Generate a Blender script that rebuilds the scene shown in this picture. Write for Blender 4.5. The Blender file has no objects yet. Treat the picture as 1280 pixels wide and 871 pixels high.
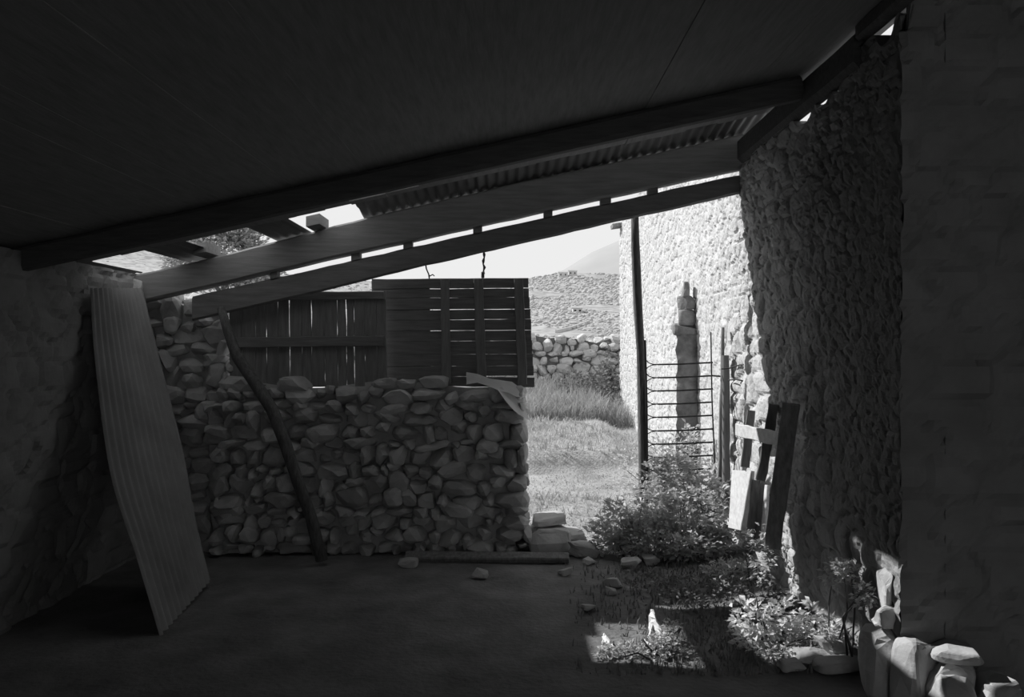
import bpy, bmesh, math, random
import numpy as np
from mathutils import Vector, Matrix, noise
PI = math.pi
random.seed(11)
RNG = np.random.default_rng(5)
scene = bpy.context.scene
COL = scene.collection

# ------------------------------------------------------------------ camera, sky, sun, exposure
F, CX, CY, EYE = 1000.0, 640.0, 435.5, 1.6
cam_data = bpy.data.cameras.new('camera')
cam_data.sensor_fit = 'HORIZONTAL'
cam_data.sensor_width = 36.0
cam_data.lens = 36.0 * F / 1280.0
cam_data.clip_end = 4000
cam = bpy.data.objects.new('camera', cam_data)
cam.location = (0, 0, EYE)
cam.rotation_euler = (PI / 2, 0, 0)
COL.objects.link(cam)
scene.camera = cam

scene.view_settings.view_transform = 'Standard'
scene.view_settings.look = 'None'
scene.view_settings.exposure = 0.0
scene.view_settings.gamma = 1.0
scene.view_settings.use_curve_mapping = False
scene.cycles.max_bounces = 10
scene.cycles.diffuse_bounces = 6
scene.cycles.use_denoising = True

world = bpy.data.worlds.new('sky')
scene.world = world
world.use_nodes = True
wn = world.node_tree.nodes
wbg = wn['Background']
wbg.inputs['Color'].default_value = (1, 1, 1, 1)
wbg.inputs['Strength'].default_value = 0.855

FILL_GAP_X = 0.4      # unseen back left open right of this, to let in fill light
SUN_DIR = Vector((1.15, -0.613, -1.0)).normalized()
sun_data = bpy.data.lights.new('sun', 'SUN')
sun_data.energy = 5.2
sun_data.angle = math.radians(0.53)
sun = bpy.data.objects.new('sun', sun_data)
sun.rotation_euler = SUN_DIR.to_track_quat('-Z', 'Y').to_euler()
sun.location = (-20, 15, 20)
COL.objects.link(sun)


def P(px, py, d):
    return Vector(((px - CX) * d / F, d, EYE + (CY - py) * d / F))


# ------------------------------------------------------------------ materials
def mat(name, lo, hi, scale=6.0, stretch=(1, 1, 1), rough=0.9, bump=0.3, bump_scale=None, bump_dist=0.02, metal=0.0, detail=6, spots=None, trans=0.0, shade_fade=False):
    m = bpy.data.materials.new(name)
    m.use_nodes = True
    nt = m.node_tree
    N, L = nt.nodes, nt.links
    b = N['Principled BSDF']
    tc = N.new('ShaderNodeTexCoord')
    mp = N.new('ShaderNodeMapping')
    mp.inputs['Scale'].default_value = stretch
    L.new(tc.outputs['Object'], mp.inputs['Vector'])
    nz = N.new('ShaderNodeTexNoise')
    nz.inputs['Scale'].default_value = scale
    nz.inputs['Detail'].default_value = detail
    nz.inputs['Roughness'].default_value = 0.6
    L.new(mp.outputs['Vector'], nz.inputs['Vector'])
    cr = N.new('ShaderNodeValToRGB')
    cr.color_ramp.elements[0].position = 0.3
    cr.color_ramp.elements[1].position = 0.7
    cr.color_ramp.elements[0].color = (lo, lo, lo, 1)
    cr.color_ramp.elements[1].color = (hi, hi, hi, 1)
    L.new(nz.outputs['Fac'], cr.inputs['Fac'])
    out = cr.outputs['Color']
    if spots:
        sp = N.new('ShaderNodeTexNoise')
        sp.inputs['Scale'].default_value = spots[0]
        sp.inputs['Detail'].default_value = 3
        L.new(tc.outputs['Object'], sp.inputs['Vector'])
        r2 = N.new('ShaderNodeValToRGB')
        r2.color_ramp.elements[0].position = spots[1]
        r2.color_ramp.elements[1].position = spots[1] + 0.06
        L.new(sp.outputs['Fac'], r2.inputs['Fac'])
        mx = N.new('ShaderNodeMixRGB')
        mx.inputs['Color2'].default_value = (spots[2],) * 3 + (1,)
        L.new(out, mx.inputs['Color1'])
        L.new(r2.outputs['Color'], mx.inputs['Fac'])
        out = mx.outputs['Color']
    if shade_fade:
        # near part coloured darker to stand in for shade, paler plaster beyond
        sx = N.new('ShaderNodeSeparateXYZ')
        L.new(tc.outputs['Object'], sx.inputs['Vector'])
        nb2 = N.new('ShaderNodeTexNoise')
        nb2.inputs['Scale'].default_value = 2.2
        nb2.inputs['Detail'].default_value = 6
        L.new(tc.outputs['Object'], nb2.inputs['Vector'])
        ad = N.new('ShaderNodeMath')
        ad.operation = 'MULTIPLY_ADD'
        ad.inputs[1].default_value = 2.4
        L.new(nb2.outputs['Fac'], ad.inputs[0])
        L.new(sx.outputs['Y'], ad.inputs[2])
        mr = N.new('ShaderNodeMapRange')
        mr.inputs['From Min'].default_value = 5.5
        mr.inputs['From Max'].default_value = 6.5
        L.new(ad.outputs['Value'], mr.inputs['Value'])
        mf = N.new('ShaderNodeMixRGB')
        mf.inputs['Color1'].default_value = (0.27, 0.27, 0.27, 1)
        L.new(out, mf.inputs['Color2'])
        L.new(mr.outputs['Result'], mf.inputs['Fac'])
        out = mf.outputs['Color']
    L.new(out, b.inputs['Base Color'])
    b.inputs['Roughness'].default_value = rough
    b.inputs['Metallic'].default_value = metal
    if 'Specular IOR Level' in b.inputs:
        b.inputs['Specular IOR Level'].default_value = 0.25
    if bump:
        nb = N.new('ShaderNodeTexNoise')
        nb.inputs['Scale'].default_value = bump_scale or scale * 3
        nb.inputs['Detail'].default_value = 5
        L.new(mp.outputs['Vector'], nb.inputs['Vector'])
        bp = N.new('ShaderNodeBump')
        bp.inputs['Strength'].default_value = bump
        bp.inputs['Distance'].default_value = bump_dist
        L.new(nb.outputs['Fac'], bp.inputs['Height'])
        L.new(bp.outputs['Normal'], b.inputs['Normal'])
    if trans:
        tr = N.new('ShaderNodeBsdfTranslucent')
        L.new(out, tr.inputs['Color'])
        mxs = N.new('ShaderNodeMixShader')
        mxs.inputs['Fac'].default_value = trans
        L.new(b.outputs['BSDF'], mxs.inputs[1])
        L.new(tr.outputs['BSDF'], mxs.inputs[2])
        L.new(mxs.outputs['Shader'], N['Material Output'].inputs['Surface'])
    return m


M = {
    'limestone': mat('limestone_rubble', 0.40, 0.58, 7, rough=0.95, bump=0.6, bump_scale=45, bump_dist=0.012, spots=(22, 0.63, 0.22), shade_fade=True),
    'drystone': mat('grey_dry_stone', 0.33, 0.58, 4, rough=0.95, bump=0.5, bump_scale=25, bump_dist=0.01),
    'farstone': mat('far_dry_stone', 0.42, 0.62, 3, rough=0.95, bump=0.5, bump_scale=20, bump_dist=0.02, spots=(9, 0.6, 0.28)),
    'palestone': mat('pale_stone', 0.34, 0.55, 5, rough=0.95, bump=0.5, bump_scale=30, bump_dist=0.01),
    'pillarstone': mat('pillar_stone', 0.12, 0.30, 9, rough=0.95, bump=0.6, bump_scale=40, bump_dist=0.01),
    'mortar': mat('dark_joint', 0.10, 0.18, 8, bump=0.4),
    'oldwall': mat('old_rubble', 0.22, 0.31, 4, bump=0.5, bump_scale=25, bump_dist=0.01),
    'nichewall': mat('dull_dark_stone', 0.24, 0.34, 4, bump=0.4, bump_scale=20, bump_dist=0.01),  # even dark tone for the niche and corner faces
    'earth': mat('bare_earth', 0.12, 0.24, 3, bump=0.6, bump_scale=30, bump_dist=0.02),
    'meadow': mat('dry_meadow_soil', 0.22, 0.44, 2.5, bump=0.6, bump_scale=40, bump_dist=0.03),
    'beam': mat('weathered_beam_wood', 0.19, 0.28, 3, stretch=(1.2, 14, 14), bump=0.4, bump_scale=10, bump_dist=0.004),
    'darkwood': mat('dark_old_wood', 0.15, 0.24, 3, stretch=(1.5, 14, 14), bump=0.4, bump_scale=10, bump_dist=0.004),
    'rafterwood': mat('dark_rafter_wood', 0.08, 0.13, 3, stretch=(1.5, 14, 14), bump=0.4, bump_scale=10, bump_dist=0.004),  # even tone, set darker than the other old wood
    'upwood': mat('dark_upright_wood', 0.17, 0.27, 3, stretch=(14, 14, 1.5), bump=0.4, bump_scale=10, bump_dist=0.004),
    'greywood': mat('grey_board_wood', 0.14, 0.28, 3, stretch=(14, 14, 1.5), bump=0.4, bump_scale=10, bump_dist=0.004),
    'whitewood': mat('white_board_wood', 0.5, 0.72, 3, stretch=(1.5, 10, 10), bump=0.3, bump_scale=10, bump_dist=0.004),
    'bark': mat('bark', 0.08, 0.18, 8, stretch=(6, 6, 1.2), bump=0.8, bump_scale=20, bump_dist=0.01),
    'deck': mat('old_roof_board', 0.20, 0.27, 3, stretch=(14, 1.5, 14), bump=0.4, bump_scale=8, bump_dist=0.004),
    'zinc': mat('weathered_zinc', 0.22, 0.36, 2, stretch=(1, 1, 1), rough=0.6, bump=0.1, metal=0.0),
    'roofzinc': mat('rusty_roof_sheet', 0.12, 0.22, 2, rough=0.7, bump=0.1),
    'iron': mat('rusty_iron', 0.03, 0.06, 30, rough=0.7, bump=0.2),
    'plastic': mat('pale_plastic', 0.68, 0.82, 6, rough=0.5, bump=0.3, bump_scale=12, bump_dist=0.01, trans=0.5),
    'paper': mat('white_paper', 0.65, 0.8, 6, rough=0.8, bump=0.2),
    'leaf': mat('leaf', 0.42, 0.74, 9, rough=0.5, bump=0.0, trans=0.3),
    'treeleaf': mat('tree_leaf', 0.3, 0.46, 2, rough=0.6, bump=0.0, trans=0.2),
    'bigleaf': mat('broad_leaf', 0.6, 0.82, 5, rough=0.4, bump=0.0, trans=0.2),
    'stem': mat('twig', 0.08, 0.16, 12, bump=0.3),
    'grass': mat('dry_grass', 0.30, 0.62, 4, rough=0.8, bump=0.0, trans=0.3),
    'stalk': mat('dry_stalk', 0.26, 0.5, 3, rough=0.8, bump=0.0, trans=0.3),
    'weed': mat('dark_weed', 0.14, 0.3, 6, rough=0.7, bump=0.0, trans=0.2),
    'hill': mat('scrub_hillside', 0.30, 0.42, 0.05, rough=1.0, bump=0.0, detail=8, spots=(0.22, 0.5, 0.22)),  # haze put into the pale colours of hill, scrub and mountain
    'scrub': mat('hill_scrub', 0.36, 0.46, 0.3, rough=1.0, bump=0.0),
    'mountain': mat('pale_mountain', 0.31, 0.36, 0.01, rough=1.0, bump=0.0, detail=8),
    'house': mat('pale_render', 0.5, 0.6, 0.5, bump=0.0),
    'rooftile': mat('pale_tiles', 0.35, 0.42, 0.5, bump=0.0),
}


# ------------------------------------------------------------------ mesh helpers
class MB:
    def __init__(s):
        s.v, s.f, s.n = [], [], 0

    def add(s, verts, faces):
        verts = np.asarray(verts, float)
        s.v.append(verts)
        o = s.n
        s.f.extend([tuple(int(i) + o for i in f) for f in faces])
        s.n += len(verts)

    def build(s, name, material, parent=None, smooth=False, loc=None):
        v = np.concatenate(s.v)
        if loc is not None:
            v = v - np.array(loc)
        me = bpy.data.meshes.new(name)
        me.from_pydata(v.tolist(), [], s.f)
        me.materials.append(M[material] if isinstance(material, str) else material)
        if smooth:
            me.polygons.foreach_set('use_smooth', [True] * len(me.polygons))
        me.update()
        bm = bmesh.new()
        bm.from_mesh(me)
        bmesh.ops.recalc_face_normals(bm, faces=bm.faces)
        bm.to_mesh(me)
        bm.free()
        o = bpy.data.objects.new(name, me)
        if loc is not None:
            o.location = loc
        COL.objects.link(o)
        if parent is not None:
            o.parent = parent
            o.matrix_parent_inverse = Matrix.Translation(-Vector(parent.location)) if parent.rotation_euler.to_quaternion().angle < 1e-6 else parent.matrix_world.inverted()
        return o


def box_v(x0, x1, y0, y1, z0, z1):
    return [(x, y, z) for x in (x0, x1) for y in (y0, y1) for z in (z0, z1)]


BOX_F = [(0, 1, 3, 2), (4, 6, 7, 5), (0, 4, 5, 1), (2, 3, 7, 6), (0, 2, 6, 4), (1, 5, 7, 3)]


def box(mb, x0, x1, y0, y1, z0, z1):
    mb.add(box_v(x0, x1, y0, y1, z0, z1), BOX_F)


def board(mb, a, b, width_dir, width, thick, n=6, wob=0.004, taper=1.0, seed=0):
    """a rough board from a to b; width along width_dir, thickness along the third axis"""
    a, b = Vector(a), Vector(b)
    d = (b - a)
    w = Vector(width_dir)
    w = (w - d.normalized() * w.dot(d.normalized())).normalized()
    t = d.normalized().cross(w)
    r = random.Random(seed)
    vs = []
    for i in range(n + 1):
        k = i / n
        c = a + d * k
        ww = width * 0.5 * (1 + (taper - 1) * k)
        e = thick * 0.18
        jw = [r.uniform(-wob, wob) for _ in range(2)]
        jt = r.uniform(-wob, wob) * 0.4
        prof = [(-ww + jw[0], -thick / 2 + e), (-ww + e + jw[0], -thick / 2), (ww - e + jw[1], -thick / 2), (ww + jw[1], -thick / 2 + e),
                (ww + jw[1], thick / 2 - e), (ww - e + jw[1], thick / 2), (-ww + e + jw[0], thick / 2), (-ww + jw[0], thick / 2 - e)]
        for (p, q) in prof:
            vs.append(c + w * p + t * (q + jt))
    fs = []
    for i in range(n):
        for j in range(8):
            fs.append((i * 8 + j, i * 8 + (j + 1) % 8, (i + 1) * 8 + (j + 1) % 8, (i + 1) * 8 + j))
    fs.append(tuple(range(8)))
    fs.append(tuple(n * 8 + j for j in range(8)))
    mb.add([tuple(v) for v in vs], fs)


def tube(mb, pts, radii, seg=8, wob=0.0, seed=0):
    pts = [Vector(p) for p in pts]
    if not hasattr(radii, '__len__'):
        radii = [radii] * len(pts)
    r = random.Random(seed)
    vs, fs = [], []
    up = Vector((0, 0, 1))
    prev = None
    for i, p in enumerate(pts):
        d = (pts[min(i + 1, len(pts) - 1)] - pts[max(i - 1, 0)]).normalized()
        if prev is None:
            s = d.cross(up)
            if s.length < 0.05:
                s = d.cross(Vector((1, 0, 0)))
            s.normalize()
        else:
            s = (prev - d * prev.dot(d)).normalized()
        prev = s
        t = d.cross(s)
        for j in range(seg):
            a = 2 * PI * j / seg
            q = radii[i] * (1 + r.uniform(-wob, wob))
            vs.append(p + s * math.cos(a) * q + t * math.sin(a) * q)
    for i in range(len(pts) - 1):
        for j in range(seg):
            fs.append((i * seg + j, i * seg + (j + 1) % seg, (i + 1) * seg + (j + 1) % seg, (i + 1) * seg + j))
    fs.append(tuple(range(seg)))
    fs.append(tuple((len(pts) - 1) * seg + j for j in range(seg)))
    mb.add([tuple(v) for v in vs], fs)


def _ico(sub):
    bm = bmesh.new()
    bmesh.ops.create_icosphere(bm, subdivisions=sub, radius=1)
    bm.verts.ensure_lookup_table()
    v = np.array([tuple(x.co) for x in bm.verts])
    f = [tuple(x.index for x in q.verts) for q in bm.faces]
    bm.free()
    return v, f


ICO = {k: _ico(k) for k in (1, 2, 3)}


def rot3(rx, ry, rz):
    return np.array(Matrix.Rotation(rz, 3, 'Z') @ Matrix.Rotation(ry, 3, 'Y') @ Matrix.Rotation(rx, 3, 'X'))


def rock(mb, c, size, rng, sub=2, boxy=0.72, rot=(0.15, 0.15, 3.2), cuts=7):
    v, f = ICO[sub]
    p = np.sign(v) * np.abs(v) ** boxy
    p = p / np.maximum(1e-6, np.max(np.abs(p))) * 1.0
    for _ in range(cuts):
        n = rng.normal(size=3)
        n /= np.linalg.norm(n)
        lim = rng.uniform(0.6, 1.0)
        dd = p @ n
        ex = np.maximum(0, dd - lim)
        p = p - ex[:, None] * n
    for _ in range(4):
        k = rng.normal(size=3) * 2.2
        p = p * (1 + 0.05 * np.sin(p @ k + rng.uniform(0, 6)))[:, None]
    R = rot3(rng.uniform(-rot[0], rot[0]), rng.uniform(-rot[1], rot[1]), rng.uniform(-rot[2], rot[2]) if rot[2] < 3 else 0)
    p = (p * np.array(size) * 0.5) @ R.T + np.array(c)
    mb.add(p, f)


def empty(name, loc, label, cat, group=None, kind=None):
    o = bpy.data.objects.new(name, None)
    o.location = loc
    o.empty_display_size = 0.1
    COL.objects.link(o)
    return tag(o, label, cat, group, kind)


def tag(o, label, cat, group=None, kind=None):
    o['label'] = label
    o['category'] = cat
    if group:
        o['group'] = group
    if kind:
        o['kind'] = kind
    return o


def struct(o, label, cat):
    return tag(o, label, cat, None, 'structure')


def smooth(a, b, x):
    t = np.clip((np.asarray(x, float) - a) / (b - a), 0, 1)
    return t * t * (3 - 2 * t)


def vnoise(x, y, seed, n=5):
    r = np.random.default_rng(seed)
    s = np.zeros_like(np.asarray(x, float))
    for i in range(n):
        a = r.uniform(0, 2 * PI)
        k = r.uniform(0.6, 1.6)
        s += np.sin(k * (x * math.cos(a) + y * math.sin(a)) + r.uniform(0, 6))
    return s / n


def grid_mesh(X, Y, Z):
    nu, nv = X.shape
    v = np.stack([X, Y, Z], -1).reshape(-1, 3)
    idx = np.arange(nu * nv).reshape(nu, nv)
    f = np.stack([idx[:-1, :-1], idx[1:, :-1], idx[1:, 1:], idx[:-1, 1:]], -1).reshape(-1, 4)
    return v, f.tolist()


# ------------------------------------------------------------------ ground
def gz(x, y):
    x = np.asarray(x, float)
    y = np.asarray(y, float)
    z = 0.012 * vnoise(x * 3, y * 3, 1) + 0.010 * vnoise(x * 9, y * 9, 2)
    z = z + 0.07 * smooth(1.0, 1.75, x) * smooth(3.6, 4.4, y)
    z = z + 0.08 * np.clip(y - 6.9, 0, 9) + 0.03 * np.clip(y - 15.9, 0, 60)
    z = z + 0.05 * smooth(7, 9, y) * vnoise(x * 1.3, y * 1.3, 3)
    z = z + 0.20 * smooth(9.30, 9.50, y + 0.12 * vnoise(x * 2.0, x * 0.0, 4)) * smooth(1.6, 1.2, x)
    return z


def gzf(x, y):
    return float(gz(np.array([x]), np.array([y]))[0])


def ground_patch(name, x0, x1, y0, y1, step, m):
    xs = np.arange(x0, x1 + step * 0.5, step)
    ys = np.arange(y0, y1 + step * 0.5, step)
    X, Y = np.meshgrid(xs, ys, indexing='ij')
    mb = MB()
    v, f = grid_mesh(X, Y, gz(X, Y))
    mb.add(v, f)
    return mb.build(name, m, smooth=True)


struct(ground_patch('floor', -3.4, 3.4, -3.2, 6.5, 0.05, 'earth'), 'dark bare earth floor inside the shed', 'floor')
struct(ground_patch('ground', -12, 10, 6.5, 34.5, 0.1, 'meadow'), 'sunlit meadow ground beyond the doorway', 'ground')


# ------------------------------------------------------------------ roof (ceiling), slopes up to the right
def rz(x):
    return 2.83 + 0.22 * x


def deck(mb, x0, x1, y0, y1, th=0.05, rag=0.02, seed=1, gap=None):
    """roof boards laid side by side, running away from the camera"""
    r = random.Random(seed)
    x = x0
    while x < x1 - 0.01:
        w = min(r.uniform(0.16, 0.24), x1 - x)
        ye = y1 + r.uniform(-rag, rag)
        spans = [(y0, ye)]
        if gap and gap[0] < x + w / 2 < gap[1]:
            spans = [(y0, gap[2]), (gap[3], gap[4]), (gap[5], ye)]
        dz = r.uniform(0, 0.008)
        for (ya, yb) in spans:
            vs = []
            for xx in (x, x + w + 0.006):
                for yy in (ya, yb):
                    for t in (0, th):
                        vs.append((xx, yy, rz(xx) + t + dz))
            mb.add(vs, BOX_F)
        x += w


mb = MB()
deck(mb, -3.3, 1.95, -3.2, 5.5, seed=2, gap=(-1.0, -0.6, 4.80, 5.14, 5.30, 5.40))
deck(mb, 1.95, 3.45, -3.2, 3.64, seed=3, rag=0)
struct(mb.build('ceiling', 'deck'), 'dark boarded underside of the lean-to roof', 'ceiling')

# ------------------------------------------------------------------ rubble wall on the right (building)
def voronoi_height(U, V, su, sv, seed, warp=0.3, chunk=20000):
    """stones of a rubble wall: rounded cells, deep joints"""
    r = np.random.default_rng(seed)
    u0, u1, v0, v1 = U.min() - 1, U.max() + 1, V.min() - 1, V.max() + 1
    nu, nv = int((u1 - u0) / su) + 1, int((v1 - v0) / sv) + 1
    gu, gv = np.meshgrid(np.arange(nu), np.arange(nv), indexing='ij')
    off = (gv % 2) * 0.5
    pu = u0 + (gu + off + r.uniform(-0.42, 0.42, gu.shape)) * su
    pv = v0 + (gv + r.uniform(-0.40, 0.40, gu.shape)) * sv
    ch = r.uniform(0, 1, gu.shape)
    u, v = U.ravel(), V.ravel()
    wu = u + warp * su * vnoise(u / su * 2.2, v / sv * 2.2, seed + 1)
    wv = v + warp * sv * vnoise(u / su * 2.2, v / sv * 2.2, seed + 2)
    bu = np.clip(((wu - u0) / su).astype(int), 2, nu - 3)
    bv = np.clip(((wv - v0) / sv).astype(int), 2, nv - 3)
    F1 = np.full(u.shape, 1e9)
    F2 = np.full(u.shape, 1e9)
    H = np.zeros(u.shape)
    for i in range(-2, 3):
        for j in range(-2, 3):
            a, b = bu + i, bv + j
            d = np.sqrt(((pu[a, b] - wu) / su) ** 2 + ((pv[a, b] - wv) / sv) ** 2)
            n1 = d < F1
            F2 = np.where(n1, F1, np.minimum(F2, d))
            H = np.where(n1, ch[a, b], H)
            F1 = np.where(n1, d, F1)
    e = np.clip((F2 - F1) / 0.36, 0, 1)
    return (e ** 0.42 * (0.55 + 0.45 * H)).reshape(U.shape), H.reshape(U.shape)


def wall_right():
    mb = MB()
    y0, y1, z0, z1 = 3.6, 13.1, -0.1, 3.75
    st = 0.018
    ys = np.arange(y0, y1 + st, st)
    zs = np.arange(z0, z1 + st, st)
    Y, Z = np.meshgrid(ys, zs, indexing='ij')
    ha, ca = voronoi_height(Y, Z, 0.13, 0.085, 31)
    hd, cd = voronoi_height(Y, Z, 0.21, 0.12, 34)
    wd = smooth(-0.15, 0.25, vnoise(Y * 1.7, Z * 2.3, 35))
    ha = ha * (1 - wd) + hd * wd * 1.15
    hb, cb = voronoi_height(Y, Z, 0.24, 0.16, 32)
    hc, cc = voronoi_height(Y, Z, 0.05, 0.04, 33)
    w = smooth(6.9, 6.5, Y) * smooth(5.2, 5.5, Y) * smooth(2.1, 1.8, Z)     # larger blocks low, near the doorway
    pl = smooth(-0.1, 0.5, vnoise(Y * 1.1, Z * 1.1, 36)) * (1 - w)      # remains of plaster
    sh = smooth(6.6, 5.6, Y)
    h = (ha * (0.026 + 0.022 * sh) + hc * 0.009) * (1 - w) + (hb * 0.05 + hc * 0.008) * w
    h = h * (1 - 0.6 * pl) + 0.018 * pl + 0.008 * hc * pl
    h = h + 0.02 * vnoise(Y * 2.1, Z * 2.1, 37) + 0.006 * vnoise(Y * 22, Z * 22, 38)
    # the top of the wall steps down where the shed leans on it
    top = np.where(Y < 6.35, 3.005, 3.75) + 0.008 * vnoise(Y * 6, Y * 0, 39)
    top = np.where(Y < 4.02, 3.11, top)
    top = top - 0.09 * np.exp(-((Y - 3.73) / 0.085) ** 4) - 0.07 * np.exp(-((Y - 4.76) / 0.13) ** 4) - 0.055 * np.exp(-((Y - 4.47) / 0.09) ** 4) - 0.045 * np.exp(-((Y - 4.27) / 0.06) ** 4)
    Zc = np.minimum(Z, top)
    X = 1.79 - h
    v, f = grid_mesh(X, Y, Zc)
    mb.add(v, f)
    # top, ends and back
    nv = len(zs)
    tops = np.stack([X[:, -1], Y[:, -1], Zc[:, -1]], -1)
    back = tops.copy()
    back[:, 0] = 1.95
    n = len(ys)
    mb.add(np.concatenate([tops, back]), [(i, i + 1, n + i + 1, n + i) for i in range(n - 1)])
    lowb = back.copy()
    lowb[:, 2] = -0.1
    mb.add(np.concatenate([back, lowb]), [(i, i + 1, n + i + 1, n + i) for i in range(n - 1)])
    for k in (n - 1,):
        e = np.stack([X[k], Y[k], Zc[k]], -1)
        eb = e.copy()
        eb[:, 0] = 6.0 if k else 1.98
        mb.add(np.concatenate([e, eb]), [(i, i + 1, nv + i + 1, nv + i) for i in range(nv - 1)])
    return mb.build('wall_right', 'limestone', smooth=False)


struct(wall_right(), 'tall pale limestone rubble wall along the right side', 'wall')


def rough_wall(name, fn, u0, u1, z0, z1, st, m, seed, depth=0.05):
    us = np.arange(u0, u1 + st, st)
    zs = np.arange(z0, z1 + st, st)
    U, Z = np.meshgrid(us, zs, indexing='ij')
    h, c = voronoi_height(U, Z, 0.24, 0.15, seed)
    h = h * depth + 0.015 * vnoise(U * 3, Z * 3, seed + 5)
    X, Y, Zz = fn(U, Z, h)
    mb = MB()
    v, f = grid_mesh(X, Y, Zz)
    mb.add(v, f)
    return mb.build(name, m)


struct(rough_wall('wall_left', lambda U, Z, h: (-2.90 + h, U, np.minimum(Z, 2.17 + 0 * U)), -3.2, 6.8, -0.1, 2.17, 0.03, 'oldwall', 51), 'dark rubble stone wall on the left side', 'wall')
mb = MB()
box(mb, -3.4, -2.9, -3.2, 6.8, -0.1, 2.10)
struct(mb.build('wall_left_core', 'oldwall'), 'thick body of the left stone wall', 'wall')
struct(rough_wall('wall_niche', lambda U, Z, h: (3.1 - h, U, Z), -3.2, 3.6, -0.1, 3.5, 0.04, 'nichewall', 52), 'dark stone wall set back on the right near the viewer', 'wall')

struct(rough_wall('wall_corner', lambda U, Z, h: (U, 3.62 - h, np.minimum(Z, np.where(U < 1.80, 3.03, 3.75))), 1.745, 3.45, -0.1, 3.75, 0.03, 'nichewall', 54), 'dark stone face turning the corner of the right wall', 'wall')
mb = MB()
box(mb, 1.97, 3.5, 3.64, 3.9, -0.1, 3.78)
box(mb, 3.1, 3.5, -3.3, 3.7, -0.1, 3.78)
struct(mb.build('wall_niche_core', 'nichewall'), 'thick body of the dark wall on the right near the viewer', 'wall')
struct(rough_wall('wall_back', lambda U, Z, h: (U, -3.1 + h, np.minimum(Z, 2.83 + 0.22 * U)), -3.3, FILL_GAP_X, -0.1, 3.3, 0.06, 'oldwall', 53), 'unseen stone wall behind the viewer, left open at right for fill light', 'wall')
mb = MB()
box(mb, -5.0, -4.3, 5.2, 7.4, -0.1, 3.85)  # added out of view to stop sun through the leftmost roof gap
struct(mb.build('wall_sun_blocker', 'drystone'), 'unseen stone block added left of the shed to block the sun', 'wall')

# ------------------------------------------------------------------ dry stone walls
def dry_wall(name, x0, x1, y0, y1, topf, m, seed, size, courses, label, slant=0.0, base=0.0, core='drystone'):
    """a wall of single stones in two leaves, dark packing between"""
    rng = np.random.default_rng(seed)
    mb = MB()
    for leaf in (0, 1):
        z = base
        while True:
            ch = rng.uniform(*courses)
            if z > max(topf(x) for x in np.linspace(x0, x1, 9)):
                break
            x = x0 + rng.uniform(-0.1, 0.0)
            xe = x1 - slant * z
            while x < xe - 0.03:
                w = rng.uniform(*size)
                if x + w > xe:
                    w = max(0.07, xe - x)
                zc = z + ch / 2 + rng.uniform(-0.2, 0.2) * ch
                if zc < topf(x + w / 2) + rng.uniform(-0.04, 0.03):
                    th = (y1 - y0) * 0.5
                    yc = (y0 + th * 0.5 if leaf == 0 else y1 - th * 0.5) + rng.uniform(-0.03, 0.03)
                    hh = ch * rng.uniform(0.9, 1.6)
                    if rng.uniform() < 0.22 and w > size[0] * 1.5:
                        rock(mb, (x + w * 0.25, yc, zc - hh * 0.12), (w * 0.55, th * 1.1, hh * 0.7), rng, rot=(0.2, 0.25, 0.2))
                        rock(mb, (x + w * 0.75, yc, zc + hh * 0.14), (w * 0.6, th * 1.1, hh * 0.65), rng, rot=(0.2, 0.3, 0.2))
                    else:
                        rock(mb, (x + w / 2, yc, zc), (w * 1.12, th * 1.1, hh), rng, rot=(0.15, 0.22, 0.15))
                x += w
            z += ch * 0.9
    # dark core so no light leaks through the joints
    n = 30
    xs = np.linspace(x0, x1 - slant * 1.0 - 0.09, n)
    g = (y1 - y0) * 0.24
    vs, fs = [], []
    for i, x in enumerate(xs):
        t = topf(x) - 0.01
        vs += [(x, y0 + g, base - 0.1), (x, y0 + g, t), (x, y1 - g, t), (x, y1 - g, base - 0.1)]
        if i:
            a, b = (i - 1) * 4, i * 4
            fs += [(a, b, b + 1, a + 1), (a + 1, b + 1, b + 2, a + 2), (a + 2, b + 2, b + 3, a + 3)]
    fs += [(0, 1, 2, 3), tuple((n - 1) * 4 + k for k in range(4))]
    nf = len(mb.f)
    mb.add(vs, fs)
    o = mb.build(name, m, smooth=False)
    o.data.materials.append(M[core])
    for p in o.data.polygons:
        if p.index >= nf:
            p.material_index = 1
    return struct(o, label, 'wall')


def top_low(x):
    return 1.33 + 0.03 * math.sin(x * 5) - 0.09 * max(0, (x + 0.15)) / 0.27


dry_wall('wall_front', -2.3, 0.135, 6.15, 6.65, top_low, 'drystone', 71, (0.09, 0.27), (0.07, 0.15), 'low dry stone wall in shade left of the doorway', slant=0.02)
dry_wall('wall_front_pier', -2.95, -2.22, 6.25, 6.65, lambda x: 1.93 + 0.02 * math.sin(x * 9) + 0.10 * max(0.0, (-2.6 - x) / 0.3), 'drystone', 72, (0.13, 0.26), (0.10, 0.16), 'stone pier rising to the beam at the left corner')
dry_wall('wall_far', -6.0, 2.9, 15.0, 15.5, lambda x: 1.80 + 0.05 * math.sin(x * 3.1) + 0.04 * math.sin(x * 7), 'farstone', 73, (0.13, 0.38), (0.11, 0.22), 'sunlit dry stone wall across the meadow', base=0.5, core='mortar')


# ------------------------------------------------------------------ far country
def hill_mesh(name, m, x_of, ys, elev, rough, label, seed):
    ss = np.linspace(-0.75, 0.75, 220)
    S, Y = np.meshgrid(ss, ys, indexing='ij')
    X = S * Y
    Z = EYE + elev(S, Y) * Y + rough(X, Y)
    mb = MB()
    v, f = grid_mesh(X, Y, Z)
    mb.add(v, f)
    n = len(ys)
    return struct(mb.build(name, m, smooth=True), label, 'hill')


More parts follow.
